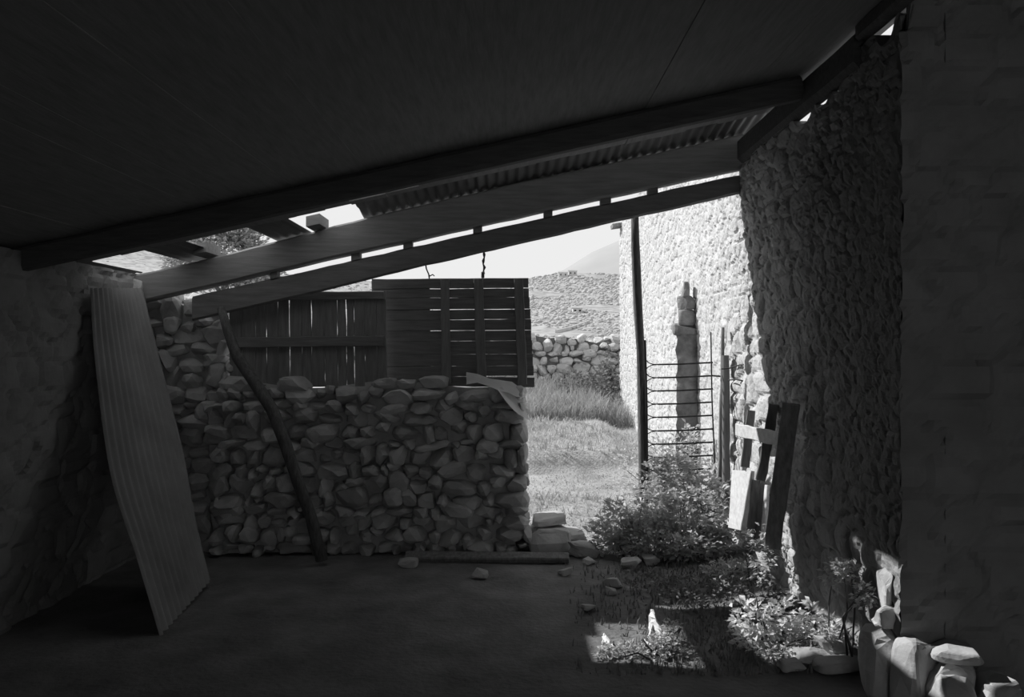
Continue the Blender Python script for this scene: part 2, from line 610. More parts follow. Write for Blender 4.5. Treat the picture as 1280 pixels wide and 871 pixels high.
def e_ridge(s):
    return np.interp(s, [-0.8, -0.5, -0.34, -0.27, -0.22, -0.15, -0.06, 0.02, 0.06, 0.2, 0.8], [0.16, 0.135, 0.105, 0.095, 0.088, 0.080, 0.078, 0.090, 0.091, 0.092, 0.12])


def e_hill(s, y):
    t = smooth(34, 600, y)
    t2 = np.clip((y - 34) / 566, 0, 1)
    a = -0.022 + (e_ridge(s) + 0.022) * (0.75 * t2 ** 0.7 + 0.25 * t)
    return np.where(y > 600, e_ridge(s) * (1 - (y - 600) / 200), a)


def hill_rough(x, y):
    return 0.006 * y * vnoise(x * 0.05, y * 0.03, 81) * smooth(50, 150, y)


hill_mesh('hill', 'hill', None, np.concatenate([np.linspace(34, 120, 40), np.linspace(125, 600, 100), [640, 700]]), e_hill, hill_rough, 'scrub covered hillside beyond the stone wall', 80)


def e_mtn(s, y):
    r = np.interp(s, [-0.8, 0.0, 0.045, 0.07, 0.10, 0.135, 0.2, 0.4, 0.8], [0.03, 0.06, 0.088, 0.102, 0.121, 0.136, 0.16, 0.21, 0.24])
    t = smooth(650, 1050, y)
    return np.where(y > 1050, r * (1 - (y - 1050) / 500), 0.03 + (r - 0.03) * t)


hill_mesh('hill_mountain', 'mountain', None, np.linspace(650, 1250, 50), e_mtn, lambda x, y: 2.0 * vnoise(x * 0.03, y * 0.03, 91), 'pale mountain slope under the sky at right', 90)


def hz(x, y):
    s = np.array([x / y])
    return float(EYE + e_hill(s, np.array([y]))[0] * y + hill_rough(np.array([x]), np.array([float(y)]))[0])


mb = MB()
rs = np.random.default_rng(17)
v1, f1 = ICO[1]
for k in range(6500):
    if k < 4600:
        s = rs.uniform(0.0, 0.16)
    elif k < 5900:
        s = rs.uniform(-0.40, -0.15)
    else:
        s = rs.uniform(-0.6, 0.5)
    y = 60 + 540 * rs.uniform() ** 0.8
    x = s * y
    if math.sin(x * 0.11 + y * 0.02) + math.sin(y * 0.05 + 1) < -1.2:
        continue
    r = (0.25 + 0.75 * rs.uniform() ** 3) * (0.35 + y / 500)
    p = v1 * (1 + rs.uniform(-0.25, 0.25, (len(v1), 1))) * np.array([r * 1.2, r, r * rs.uniform(0.5, 0.9)])
    mb.add(p + np.array([x, y, hz(x, y) + r * 0.25]), f1)
tag(mb.build('scrub', 'scrub', smooth=True), 'grey scrub bushes scattered over the far hillside', 'scrub', kind='stuff')


def far_house(px, py, d, w, h, dep, label, rot=0.0, roof=True):
    p = P(px, py, d)
    zb = hz(p.x, d) - 0.6
    root = empty('far_house', (p.x, d, zb), label, 'house', 'houses on the far hillside')
    mb = MB()
    box(mb, p.x - w / 2, p.x + w / 2, d, d + dep, zb, zb + h + 0.6)
    mb.build('wall', 'house', root)
    mb = MB()
    e = 0.3
    zt = zb + h + 0.6
    vs = [(p.x - w / 2 - e, d - e, zt), (p.x + w / 2 + e, d - e, zt), (p.x + w / 2 + e, d + dep + e, zt), (p.x - w / 2 - e, d + dep + e, zt),
          (p.x - w / 2 - e, d + dep / 2, zt + dep * 0.2), (p.x + w / 2 + e, d + dep / 2, zt + dep * 0.2)]
    mb.add(vs, [(0, 1, 5, 4), (2, 3, 4, 5), (0, 4, 3), (1, 2, 5), (0, 3, 2, 1)])
    mb.build('roof', 'rooftile', root)
    for k in (-0.25, 0.25):
        mb = MB()
        box(mb, p.x + k * w - 0.4, p.x + k * w + 0.4, d - 0.05, d + 0.1, zb + h * 0.45 + 0.3, zb + h * 0.8 + 0.3)
        mb.build('window', 'iron', root)


far_house(722, 388, 300, 3.6, 1.9, 4, 'small pale hut midway up the far hillside')
far_house(704, 347, 560, 6.5, 3.4, 6, 'left of two pale houses high on the far ridge')
far_house(716, 346, 570, 6.0, 3.4, 6, 'right of two pale houses high on the far ridge')
mb = MB()
prev = None
pts = []
for px, d in ((694, 190), (704, 200), (714, 212), (724, 228), (736, 248)):
    x = (px - CX) * d / F
    pts.append((x, d, hz(x, d)))
for a, b in zip(pts, pts[1:]):
    vs = []
    for q in (a, b):
        vs += [(q[0], q[1], q[2] - 0.6), (q[0], q[1], q[2] + 0.8), (q[0] + 0.5, q[1] + 0.9, q[2] + 0.8), (q[0] + 0.5, q[1] + 0.9, q[2] - 0.6)]
    mb.add(vs, [(0, 4, 5, 1), (1, 5, 6, 2), (2, 6, 7, 3), (0, 1, 2, 3), (4, 5, 6, 7)])
tag(mb.build('terrace_wall', 'house'), 'pale terrace wall slanting across the lower far hillside', 'wall', kind='thing')


# ------------------------------------------------------------------ sloping beams
def sloped_beam(name, cols, y0, y1, m, label, seed):
    """cols: px, upper edge, lower edge in the photograph at the beam's own distance"""
    r = random.Random(seed)
    pxs = [c[0] for c in cols]
    vs, fs = [], []
    n = 40
    for i in range(n + 1):
        px = pxs[0] + (pxs[-1] - pxs[0]) * i / n
        top = np.interp(px, pxs, [c[1] for c in cols])
        bot = np.interp(px, pxs, [c[2] for c in cols])
        x = (px - CX) * y0 / F
        zt = EYE + (CY - top) * y0 / F + r.uniform(-1, 1) * 0.003
        # the same place along the beam at its far face
        bot_far = np.interp(CX + x * F / y1, pxs, [c[2] for c in cols])
        zb = EYE + (CY - bot_far) * y1 / F + r.uniform(-1, 1) * 0.003
        e = min(0.015, (zt - zb) * 0.15)
        for (yy, zz) in ((y0, zb + e), (y0 + e, zb), (y1 - e, zb), (y1, zb + e), (y1, zt - e), (y1 - e, zt), (y0 + e, zt), (y0, zt - e)):
            vs.append((x, yy + r.uniform(-1, 1) * 0.001, zz))
        if i:
            for j in range(8):
                fs.append(((i - 1) * 8 + j, (i - 1) * 8 + (j + 1) % 8, i * 8 + (j + 1) % 8, i * 8 + j))
    fs += [tuple(range(8)), tuple(n * 8 + j for j in range(8))]
    mb = MB()
    mb.add(vs, fs)
    return tag(mb.build(name, m), label, 'beam', kind='thing')


BEAM_TOP = [(112, 349), (180, 341), (262, 322), (341, 302), (445, 275), (500, 262), (640, 230), (800, 195), (930, 167)]
BEAM_BOT = [(112, 392), (196, 377), (235, 367), (350, 341), (439, 320.5), (595, 286), (745, 252.5), (850, 230), (930, 213)]
sloped_beam('timber_beam', [(p, np.interp(p, *zip(*BEAM_TOP)), np.interp(p, *zip(*BEAM_BOT))) for p in (112, 180, 262, 341, 445, 500, 595, 640, 745, 800, 850, 930)],
            6.10, 6.24, 'beam', 'long thick weathered timber beam sloping up under the roof from the left wall', 101)
mb = MB()
board(mb, (-2.9, 4.72, rz(-2.9) - 0.07), (1.70, 4.72, rz(1.70) - 0.07), (0, 1, 0), 0.11, 0.135, n=30, seed=104)
tag(mb.build('roof_rafter', 'rafterwood'), 'dark rafter running under the roof boards, nearer than the thick beam', 'rafter', kind='thing')
LOW_TOP = [(240, 370), (350, 346), (439, 325.5), (595, 291), (745, 257), (850, 234), (925, 218)]
LOW_BOT = [(240, 402), (392, 367), (461, 350), (500, 340), (640, 308), (780, 275.5), (860, 258), (925, 243)]
sloped_beam('lintel_beam', [(p, np.interp(p, *zip(*LOW_TOP)), np.interp(p, *zip(*LOW_BOT))) for p in (240, 350, 392, 439, 461, 500, 595, 640, 745, 780, 850, 925)],
            6.15, 6.20, 'darkwood', 'dark lintel plank sloping just under the thick timber beam', 102)
ORD = ['first', 'second', 'third', 'fourth', 'fifth', 'sixth', 'seventh', 'eighth', 'ninth', 'tenth', 'eleventh', 'twelfth']
for k, (px, w) in enumerate(((343, 9), (445, 11), (510, 11), (597, 11), (685, 11), (757, 13), (816, 12))):
    yb = 6.16
    x = (px - CX) * yb / F
    zl = EYE + (CY - np.interp(px, *zip(*LOW_TOP))) * 6.15 / F
    zu = EYE + (CY - np.interp(px, *zip(*BEAM_BOT))) * 6.24 / F
    hw = w * yb / F / 2
    mb = MB()
    sl = 0.228
    vs = []
    for xx in (x - hw, x + hw):
        for yy in (6.14, 6.22):
            vs.append((xx, yy, zl + sl * (xx - x) - 0.004))
            vs.append((xx, yy, zu + sl * (xx - x) + 0.006))
    mb.add(vs, BOX_F)
    tag(mb.build('spacer_block', 'darkwood'), 'small dark spacer block between the two sloping beams, %s from the left' % ORD[k], 'block', 'spacer blocks between the sloping beams')

# wooden cleats standing on the beam inside two of the roof openings
for (px, py, label) in ((262, 321, 'short wooden block on the beam in the roof gap showing the hillside'), (399, 287, 'short wooden block on the beam in the brightest roof gap')):
    p = P(px, py, 6.12)
    mb = MB()
    vs = []
    for xx in (p.x - 0.05, p.x + 0.05):
        for yy in (5.92, 6.22):
            for zz in (p.z - 0.0, p.z + 0.075):
                vs.append((xx, yy, zz + 0.22 * (xx - p.x) + 0.004))
    mb.add(vs, BOX_F)
    tag(mb.build('wooden_block', 'beam'), label, 'block', 'wooden blocks on the beam')


# eave sheets closing the strip beyond the deck, left gaps open
def corrugated(mb, x0, x1, y0, y1, zf, pitch=0.075, amp=0.011, ny=10, along='y', ragged=0.0, seed=0):
    """sheet with flutes running along y; zf(x, y) gives its height"""
    r = random.Random(seed)
    n = max(6, int((x1 - x0) / pitch * 8))
    vs, fs = [], []
    for side in (0, 1):
        for i in range(n + 1):
            x = x0 + (x1 - x0) * i / n
            for j in range(ny + 1):
                y = y0 + (y1 - y0) * j / ny
                if ragged and i == 0:
                    x_ = x + r.uniform(0, ragged)
                else:
                    x_ = x
                vs.append((x_, y, zf(x, y) + amp * math.sin(2 * PI * x / pitch) + side * 0.004))
    m_ = (n + 1) * (ny + 1)
    for side in (0, 1):
        for i in range(n):
            for j in range(ny):
                a = side * m_ + i * (ny + 1) + j
                fs.append((a, a + 1, a + ny + 2, a + ny + 1))
    mb.add(vs, fs)


def sheet_z(x, y):
    lift = 0.13 * (1 - min(1, max(0, (y - 5.45) / 0.80)))
    return rz(x) + 0.026 + lift


for k, (x0, x1, lab) in enumerate(((-3.3, -2.93, 'scrap of roof sheet at the far left corner above the stones'),
                                   (-2.56, -2.28, 'narrow roof sheet between the two left roof gaps'),
                                   (-1.853, -1.57, 'narrow roof sheet between the hillside gap and the white gap'),
                                   (-1.155, -0.2, 'corrugated roof sheet just right of the white roof gap'),
                                   (-0.27, 0.75, 'corrugated roof sheet over the middle of the sloping beam'),
                                   (0.7, 1.98, 'corrugated roof sheet where the beam meets the right wall'))):
    mb = MB()
    if k < 3:
        corrugated(mb, x0, x1, 5.42, 6.35, lambda x, y: rz(x) + 0.02, seed=k, amp=0.006)
    else:
        corrugated(mb, x0, x1, 5.42, 6.30, (lambda x, y, kk=k: sheet_z(x, y) + 0.010 * (kk % 2)), seed=k, ragged=0.02)
    tag(mb.build('roof_sheet', 'roofzinc', smooth=True), lab, 'sheet', 'roof sheets above the beam')

# timbers along the top of the right wall under the roof
mb = MB()
board(mb, (1.755, 4.0, 3.10), (1.755, 6.05, 3.10), (1, 0, 0), 0.10, 0.20, seed=5)
tag(mb.build('wall_plate', 'rafterwood'), 'long dark timber lying along the top of the right wall', 'timber', kind='thing')
mb = MB()
board(mb, (1.745, 3.45, 3.175), (1.745, 3.98, 3.175), (1, 0, 0), 0.08, 0.09, seed=6)
tag(mb.build('wall_plate', 'rafterwood'), 'short dark timber over the near corner of the right wall', 'timber', kind='thing')

# ------------------------------------------------------------------ corrugated sheet leaning in the left corner
def leaning_sheet():
    mb = MB()
    edgeL = [(113, 360, 5.36), (119, 450, 5.25), (138, 590, 4.95), (172, 700, 4.66), (200, 795, 4.46)]
    edgeR = [(178, 360, 6.10), (200, 450, 6.05), (228, 560, 5.85), (247, 660, 5.55), (263, 725, 5.42)]
    nv, nu = 30, 100
    L = [P(*e) for e in edgeL]
    R = [P(*e) for e in edgeR]
    def samp(E, t):
        k = t * (len(E) - 1)
        i = min(int(k), len(E) - 2)
        f_ = k - i
        # smooth interpolation
        p0, p1, p2, p3 = E[max(i - 1, 0)], E[i], E[i + 1], E[min(i + 2, len(E) - 1)]
        return 0.5 * ((2 * p1) + (p2 - p0) * f_ + (2 * p0 - 5 * p1 + 4 * p2 - p3) * f_ ** 2 + (3 * p1 - p0 - 3 * p2 + p3) * f_ ** 3)
    vs = []
    for j in range(nv + 1):
        a, b = samp(L, j / nv), samp(R, j / nv)
        nrm = Vector((1, -0.2, 0.25)).normalized()
        for i in range(nu + 1):
            u = i / nu
            p = a.lerp(b, u) + nrm * 0.014 * math.sin(u * 2 * PI * 12)
            vs.append(p)
    n1 = len(vs)
    vs = vs + [v - Vector((1, -0.2, 0.25)).normalized() * 0.003 for v in vs]
    fs = []
    for s in (0, n1):
        for j in range(nv):
            for i in range(nu):
                q = s + j * (nu + 1) + i
                fs.append((q, q + 1, q + nu + 2, q + nu + 1))
    mb.add([tuple(v) for v in vs], fs)
    return mb.build('corrugated_sheet', 'zinc', smooth=True)


tag(leaning_sheet(), 'tall grey corrugated metal sheet leaning against the left corner', 'sheet')

# crooked pole leaning on the front wall
mb = MB()
tube(mb, [P(276, 385, 6.11), P(284, 412, 6.06), P(296, 446, 6.02), P(318, 478, 5.96), P(340, 512, 5.92), P(356, 552, 5.88), P(372, 600, 5.86), P(388, 645, 5.86), P(402, 700, 5.9)],
     [0.03, 0.035, 0.04, 0.045, 0.045, 0.045, 0.042, 0.042, 0.045], 10, 0.08, 4)
tag(mb.build('crooked_pole', 'bark', smooth=True), 'crooked grey pole leaning from the earth floor against the plank fence', 'pole')

# ------------------------------------------------------------------ plank fence on the low wall
Y_F = 6.28
root = empty('plank_fence', (P(380, 478, Y_F).x, Y_F, 1.30), 'dark fence of upright planks standing on the low stone wall', 'fence')
slits = [288, 303, 320.5, 334, 349, 363, 378.5, 390.5, 406.5, 423, 434, 443.5, 457, 472, 484]
for i, (a, b) in enumerate(zip(slits, slits[1:])):
    g = 0.0
    mb = MB()
    pb = 482 + random.uniform(-2, 3)
    top = np.interp((a + b) / 2, *zip(*LOW_TOP)) + 3
    top = 366 - 0.03 * (a - 390) if a > 385 else top
    c = (a + b) / 2
    board(mb, P(c, pb, Y_F), P(c - random.uniform(0, 1.2) - 1.0, top, Y_F), (1, 0, 0), (b - a - 0.42) * Y_F / F, 0.02, n=10, wob=0.0032, seed=200 + i)
    mb.build('plank', 'upwood', root)
for (py0, py1, h) in ((428, 426, 13), (371, 369, 10)):
    mb = MB()
    board(mb, P(290, py0, Y_F - 0.03), P(480, py1, Y_F - 0.03), (0, 0, 1), h * Y_F / F, 0.03, n=10, seed=230 + h)
    mb.build('rail', 'darkwood', root)

# slatted panel hanging under the lintel
Y_P = 6.37
root = empty('slatted_panel', (P(600, 488, Y_P).x, Y_P, 1.25), 'dark panel of horizontal slats hung beside the doorway above the low wall', 'panel')
gl = [347, 361.5, 373, 387.5, 400.5, 414, 427.5, 443.5, 458, 471]       # slit heights at the left end
gr = [346, 360.5, 371.5, 386, 399, 412.5, 425.5, 442.5, 457.5, 469.5]      # at px 640
er = [660.5, 661, 662, 663, 664, 664, 665, 666, 667, 668, 668]
for i in range(10):
    t0, t1 = gl[i], gr[i]
    b0, b1 = (gl[i + 1], gr[i + 1]) if i < 9 else (479, 487)
    gap = (1.3, 0.35, 0.1, 0.7, 0.15, 0.4, 0.1, 0.05, 0.3, 0.3)[i]
    xr = er[i]
    a = P(465, (t0 + b0) / 2 + gap / 2, Y_P)
    b = P(xr, (t1 + b1) / 2 + gap / 2 - 0.4, Y_P)
    mb = MB()
    h = ((b0 - t0) + (b1 - t1)) / 2 - gap
    if i == 0:
        h -= 1.0
    board(mb, a, b, (0, 0, 1), h * Y_P / F, 0.018, n=10, wob=0.0018, seed=250 + i)
    mb.build('slat', 'darkwood', root)
for k, (pa, pb, w) in enumerate(((556, 558, 11.5), (598, 602, 12), (648, 653, 12))):
    mb = MB()
    board(mb, P(pa, 349, Y_P - 0.022), P(pb, 480, Y_P - 0.022), (1, 0, 0), w * Y_P / F, 0.02, n=8, seed=270 + k)
    mb.build('upright', 'upwood', root)
for k, (pa, w) in enumerate(((475, 21), (496, 21.5), (516, 19.5), (531, 12))):
    mb = MB()
    board(mb, P(pa, 351, Y_P + 0.025), P(pa + 2, 476, Y_P + 0.025), (1, 0, 0), w * Y_P / F, 0.018, n=8, seed=280 + k)
    mb.build('backing_board', 'upwood', root)

# wires hanging the panel from the lintel
mb = MB()
tube(mb, [P(532, 330, 6.3), P(533, 336, 6.32), P(536, 343, 6.37), P(537, 351, 6.40)], 0.006, 6)
tube(mb, [P(537, 345, 6.37), P(541, 343, 6.37), P(543, 345, 6.37)], 0.005, 6)
tag(mb.build('hanging_wire', 'iron', smooth=True), 'bent wire hanging the slatted panel from the lintel, the thinner left one', 'wire')
mb = MB()
r = random.Random(3)
pts = [P(605 + r.uniform(-1, 1), y, 6.3 + 0.004 * (y - 310)) for y in range(306, 346, 4)]
tube(mb, pts, [0.006 + 0.006 * (k % 2) for k in range(len(pts))], 6)
tube(mb, [P(603.5, 340, 6.38), P(603.5, 347, 6.40)], 0.013, 6)
tag(mb.build('hanging_chain', 'iron', smooth=True), 'short chain holding the slatted panel from the lintel, right of the wire', 'chain')

# plastic draped over the end of the low wall
mb = MB()
top = [P(583, 465, 6.10), P(597, 468, 6.14), P(612, 472, 6.18), P(626, 475, 6.22), P(640, 478, 6.26), P(652, 485, 6.31), P(656, 493, 6.33)]
bot = [P(583, 480, 5.98), P(597, 479, 6.01), P(612, 482, 6.03), P(624, 488, 6.05), P(636, 492, 6.08), P(645, 495, 6.12), P(652, 496, 6.15)]
def drape(rowa, rowb, n=6):
    vs, fs = [], []
    m_ = len(rowa)
    for side in (0, 0.004):
        for i in range(m_):
            for j in range(n + 1):
                p = rowa[i].lerp(rowb[i], j / n)
                p = p + Vector((0, -0.02 * math.sin(j / n * PI * 2 + i) - side, 0.006 * math.sin(i * 2.1 + j)))
                vs.append(tuple(p))
    for s in (0, m_ * (n + 1)):
        for i in range(m_ - 1):
            for j in range(n):
                q = s + i * (n + 1) + j
                fs.append((q, q + 1, q + n + 2, q + n + 1))
    return vs, fs
mb.add(*drape(top, bot))
tail_a = [P(628, 484, 6.12), P(640, 492, 6.16), P(650, 502, 6.22), P(657, 513, 6.28), P(661, 523, 6.34)]
tail_b = [P(622, 486, 6.03), P(630, 498, 6.02), P(638, 509, 6.02), P(648, 517, 6.06), P(659, 524, 6.12)]
mb.add(*drape(tail_a, tail_b, 4))
tag(mb.build('plastic_sheet', 'plastic', smooth=True), 'pale plastic sheet draped over the end of the low stone wall', 'plastic sheet')

# ------------------------------------------------------------------ post, gate, stakes
mb = MB()
Y_G = 6.42
tube(mb, [P(793.5, 262, 6.30), P(794, 300, 6.32), P(795, 330, 6.34), P(798, 390, 6.36), P(801, 440, 6.38), P(803, 500, Y_G), P(804, 590, Y_G), P(805, 690, Y_G)], [0.031, 0.034, 0.036, 0.036, 0.036, 0.037, 0.037, 0.04], 10, 0.12, 9)
tag(mb.build('gate_post', 'bark', smooth=True), 'tall dark round post with bark standing in the doorway', 'post')

root = empty('iron_gate', (P(850, 600, Y_G).x, Y_G, 0.1), 'light iron gate of thin horizontal bars beside the tall post', 'gate')
bars = [455.5, 472, 488.5, 505, 521.5, 538.5, 555, 571.5, 588]
for i, y in enumerate(bars):
    mb = MB()
    tube(mb, [P(822, y, Y_G), P(850, y - 0.5, Y_G), P(891, y - 2.5, Y_G)], 0.0075, 6)
    tube(mb, [P(807, y - 6, Y_G), P(811, y - 2, Y_G), P(816, y - 0.3, Y_G), P(823, y, Y_G)], 0.0045, 6)
    if i > 0:
        tube(mb, [P(807, y - 9, Y_G), P(808, y - 9, Y_G)], 0.004, 6)
    tube(mb, [P(807, y + 8, Y_G), P(809, y + 4, Y_G), P(814, y + 1, Y_G), P(822, y, Y_G)], 0.004, 6)
    if i == 1:
        tube(mb, [P(891, y - 2.5, Y_G), P(903, y - 1.5, Y_G)], 0.0075, 6)
    mb.build('bar', 'iron', root, smooth=True)
mb = MB()
tube(mb, [P(888.5, 415, Y_G - 0.015), P(890, 500, Y_G - 0.015), P(894, 592, Y_G - 0.015)], 0.006, 6)
mb.build('upright', 'iron', root, smooth=True)
mb = MB()
tube(mb, [P(806, 425, Y_G - 0.045), P(808, 500, Y_G - 0.045), P(809, 600, Y_G - 0.045)], 0.011, 6)
mb.build('hinge_bar', 'iron', root, smooth=True)

mb = MB()
board(mb, P(900, 640, Y_G + 0.02), P(903.5, 409, Y_G - 0.03), (1, 0, 0), 8.5 * Y_G / F, 0.035, n=10, taper=0.25, seed=301)
tag(mb.build('wooden_stake', 'upwood'), 'dark pointed wooden stake at the right end of the iron gate', 'stake')
mb = MB()
board(mb, P(908, 645, Y_G - 0.06), P(906.5, 444, Y_G - 0.06), (1, 0, 0), 8.5 * Y_G / F, 0.05, n=10, seed=302)
tag(mb.build('square_post', 'upwood'), 'shorter square post tied to the right wall beside the pointed stake', 'post')
mb = MB()
tube(mb, [P(902, 461, 6.30), P(912, 460, 6.30), P(925, 456, 6.10), P(942, 455, 5.86)], 0.006, 6)
tag(mb.build('tie_wire', 'iron', smooth=True), 'upper wire tying the square post to the right wall', 'wire')
mb = MB()
tube(mb, [P(911, 475, 6.30), P(920, 474, 6.15), P(929, 476, 6.07)], 0.006, 6)
tag(mb.build('tie_wire', 'iron', smooth=True), 'lower wire running from the square post to the right wall', 'wire')

# stone pillar stub against the right wall
rng = np.random.default_rng(44)
root = empty('stone_pillar', (1.67, 7.75, 0.1), 'narrow stone pillar with stepped top against the sunlit wall', 'pillar', kind='thing')
mb = MB()
n = 34
vs, fs = [], []
for i in range(n + 1):
    z = 0.0 + 1.74 * i / n
    j = lambda: rng.uniform(-0.012, 0.012)
    xl = 1.565 + j()
    prof = [(xl, 7.62 + j()), (xl + 0.07, 7.60 + j()), (xl + 0.14, 7.60 + j()), (1.765, 7.61 + j()), (1.765, 7.95), (xl + 0.095, 7.93)]
    vs += [(a, b, z) for a, b in prof]
    if i:
        for q in range(6):
            fs.append(((i - 1) * 6 + q, (i - 1) * 6 + (q + 1) % 6, i * 6 + (q + 1) % 6, i * 6 + q))
fs += [tuple(range(6)), tuple(n * 6 + q for q in range(6))]
mb.add(vs, fs)
mb.build('shaft', 'pillarstone', root)
mb = MB()
rock(mb, (1.665, 7.70, 1.78), (0.26, 0.22, 0.12), rng, sub=3, boxy=0.35, rot=(0.03, 0.05, 0.05), cuts=3)
mb.build('capstone', 'pillarstone', root)
for k, (cx, cz, w, h) in enumerate(((1.665, 1.90, 0.17, 0.16), (1.675, 2.035, 0.16, 0.15), (1.665, 2.165, 0.08, 0.16))):
    mb = MB()
    rock(mb, (cx, 7.70, cz), (w, 0.16, h), rng, sub=3, boxy=0.4, rot=(0.05, 0.08, 0.2), cuts=4)
    mb.build('top_stone', 'pillarstone', root)

# broken pallet leaning on the right wall
root = empty('broken_pallet', (1.62, 5.4, 0.1), 'broken wooden pallet with a white crossboard leaning on the right wall', 'pallet')
for k, (a, b, da, db, w) in enumerate((((931, 584), (939, 513), 5.66, 5.70, 11), ((951, 600), (967, 505), 5.34, 5.25, 12))):
    mb = MB()
    board(mb, P(*a, da), P(*b, db), (1, -0.25, 0), w * da / F, 0.03, n=8, seed=320 + k)
    mb.build('slat', 'greywood', root)
mb = MB()
board(mb, P(921, 537, 5.68), P(976, 549, 5.06), (0, 0.1, 1), 16.5 * 5.4 / F, 0.022, n=8, seed=330)
o = mb.build('crossboard', 'whitewood', root)
o['label'] = 'white painted crossboard'
mb = MB()
board(mb, P(924, 662, 5.66), P(929, 588, 5.72), (0.12, -1, 0), 0.34, 0.025, n=8, seed=340)
o = mb.build('side_board', 'whitewood', root)  # sunlit face put into the white tone
o['label'] = 'pale side board catching the sun'
for k, (a, b, w, m_) in enumerate((((938, 672, ), (945, 600), 10, 'greywood'), ((947, 676), (953, 604), 9, 'greywood'))):
    mb = MB()
    board(mb, P(*a, 5.44), P(*b, 5.50), (1, -0.2, 0), w * 5.45 / F, 0.025, n=8, seed=345 + k)
    mb.build('front_board', m_, root)  # shaded face put into the grey tone
mb = MB()
board(mb, P(954, 680, 5.34), P(959, 606, 5.40), (0.1, -1, 0), 0.05, 0.02, n=8, seed=349)
o = mb.build('edge_board', 'whitewood', root)  # lit edge put into the white tone
o['label'] = 'thin pale edge board'
mb = MB()
board(mb, P(965, 684, 5.05), P(989, 505, 4.74), (1, -0.35, 0), 0.10, 0.03, n=10, seed=350)
tag(mb.build('dark_board', 'greywood'), 'long dark board leaning on the shaded wall right of the broken pallet', 'board')

# eave stub at the far corner of the building
mb = MB()
board(mb, (1.90, 13.0, 3.62), (1.62, 13.0, 3.58), (0, 1, 0), 0.3, 0.06, n=4, seed=360)
tag(mb.build('eave_stub', 'greywood'), 'short eave board sticking out at the far corner of the tall building', 'board')

# ------------------------------------------------------------------ things on the floor
mb = MB()
board(mb, (-0.80, 6.02, 0.035), (0.425, 5.98, 0.035), (0, 1, 0.5), 0.085, 0.05, n=10, seed=370)
tag(mb.build('floor_timber', 'greywood'), 'straight timber lying on the earth at the foot of the low wall', 'timber')


def stone(name, c, size, m, label, seed, group=None, sub=3, boxy=0.42, tilt=(0.25, 0.25), cuts=7, rz_=0.5):
    rng = np.random.default_rng(seed)
    mb = MB()
    rock(mb, (0, 0, 0), size, rng, sub=sub, boxy=boxy, rot=(tilt[0], tilt[1], rz_), cuts=cuts)
    v = np.concatenate(mb.v)
    lowz = v[:, 2].min()
    x, y = c[0], c[1]
    z = (gzf(x, y) if len(c) < 3 else c[2]) - lowz - size[2] * 0.06
    mb.v = [v + np.array([x, y, z])]
    o = mb.build(name, m, loc=(x, y, z))
    return tag(o, label, 'stone', group)


TH = 'rocks in the doorway'
stone('rock', (0.28, 6.36), (0.34, 0.42, 0.22), 'drystone', 'large dark rock lying against the end of the low wall', 401, TH, tilt=(0.05, 0.05))
stone('rock', (0.30, 6.42, 0.19), (0.30, 0.3, 0.075), 'drystone', 'flat dark rock topping the large rock by the wall end', 402, TH, tilt=(0.1, 0.1))
stone('rock', (0.47, 6.46), (0.24, 0.25, 0.17), 'palestone', 'pale rounded rock in the doorway right of the dark rocks', 403, TH)
stone('rock', (0.55, 6.16), (0.25, 0.20, 0.12), 'palestone', 'pale slab tilted on the doorway edge in front of the rounded rock', 404, TH, tilt=(0.35, 0.35))
stone('rock', (0.44, 6.68), (0.2, 0.2, 0.1), 'palestone', 'small pale rock behind the rounded rock at the meadow edge', 405, TH)
FL = 'loose stones on the shed floor'
spots = [(790, 712, 0.17, 'grey stone on the floor below the bushes, larger of a close pair'), (812, 706, 0.14, 'grey stone on the floor below the bushes, smaller of a close pair'),
         (766, 734, 0.13, 'lone grey stone nearer than the pair below the bushes'), (762, 744, 0.08, 'small flat stone in front of the lone grey stone'),
         (510, 708, 0.15, 'wedge shaped stone at the left end of the floor timber'), (735, 705, 0.10, 'small stone just right of the floor timber end'),
         (708, 719, 0.11, 'stone on the floor just nearer than the timber end'), (600, 722, 0.12, 'flat stone nearer than the middle of the floor timber'),
         (668, 690, 0.08, 'small stone between the wall end and the timber'), (735, 763, 0.09, 'small stone alone on the dark middle of the floor')]
for k, (px, py, s, lab) in enumerate(spots):
    d = EYE * F / (py - CY)
    stone('floor_stone', ((px - CX) * d / F, d), (s, s * 0.8, s * 0.5), 'drystone', lab, 420 + k, FL, sub=2)
# on the wall tops
stone('wall_stone', (P(366, 490, 6.2).x, 6.20, 1.26), (0.30, 0.16, 0.13), 'palestone', 'big flat pale stone on the low wall under the plank fence', 441, tilt=(0.05, 0.12))
WT = 'stones on the corner pier'
stone('wall_stone', (P(165, 370, 6.25).x, 6.12, 1.90), (0.30, 0.22, 0.22), 'palestone', 'pale block beside the top of the corrugated sheet', 442, WT)
stone('wall_stone', (P(128, 348, 6.3).x, 6.48, 2.05), (0.22, 0.3, 0.12), 'palestone', 'pale stone on the pier seen through the leftmost roof gap', 443, WT)
stone('wall_stone', (P(205, 372, 6.5).x, 6.42, 1.89), (0.26, 0.22, 0.12), 'palestone', 'lit stone on the pier under the lower edge of the beam', 444, WT)
stone('wall_stone', (P(180, 350, 6.5).x, 6.55, 2.0), (0.22, 0.2, 0.14), 'palestone', 'pale stone on the pier behind the left end of the beam', 445, WT)
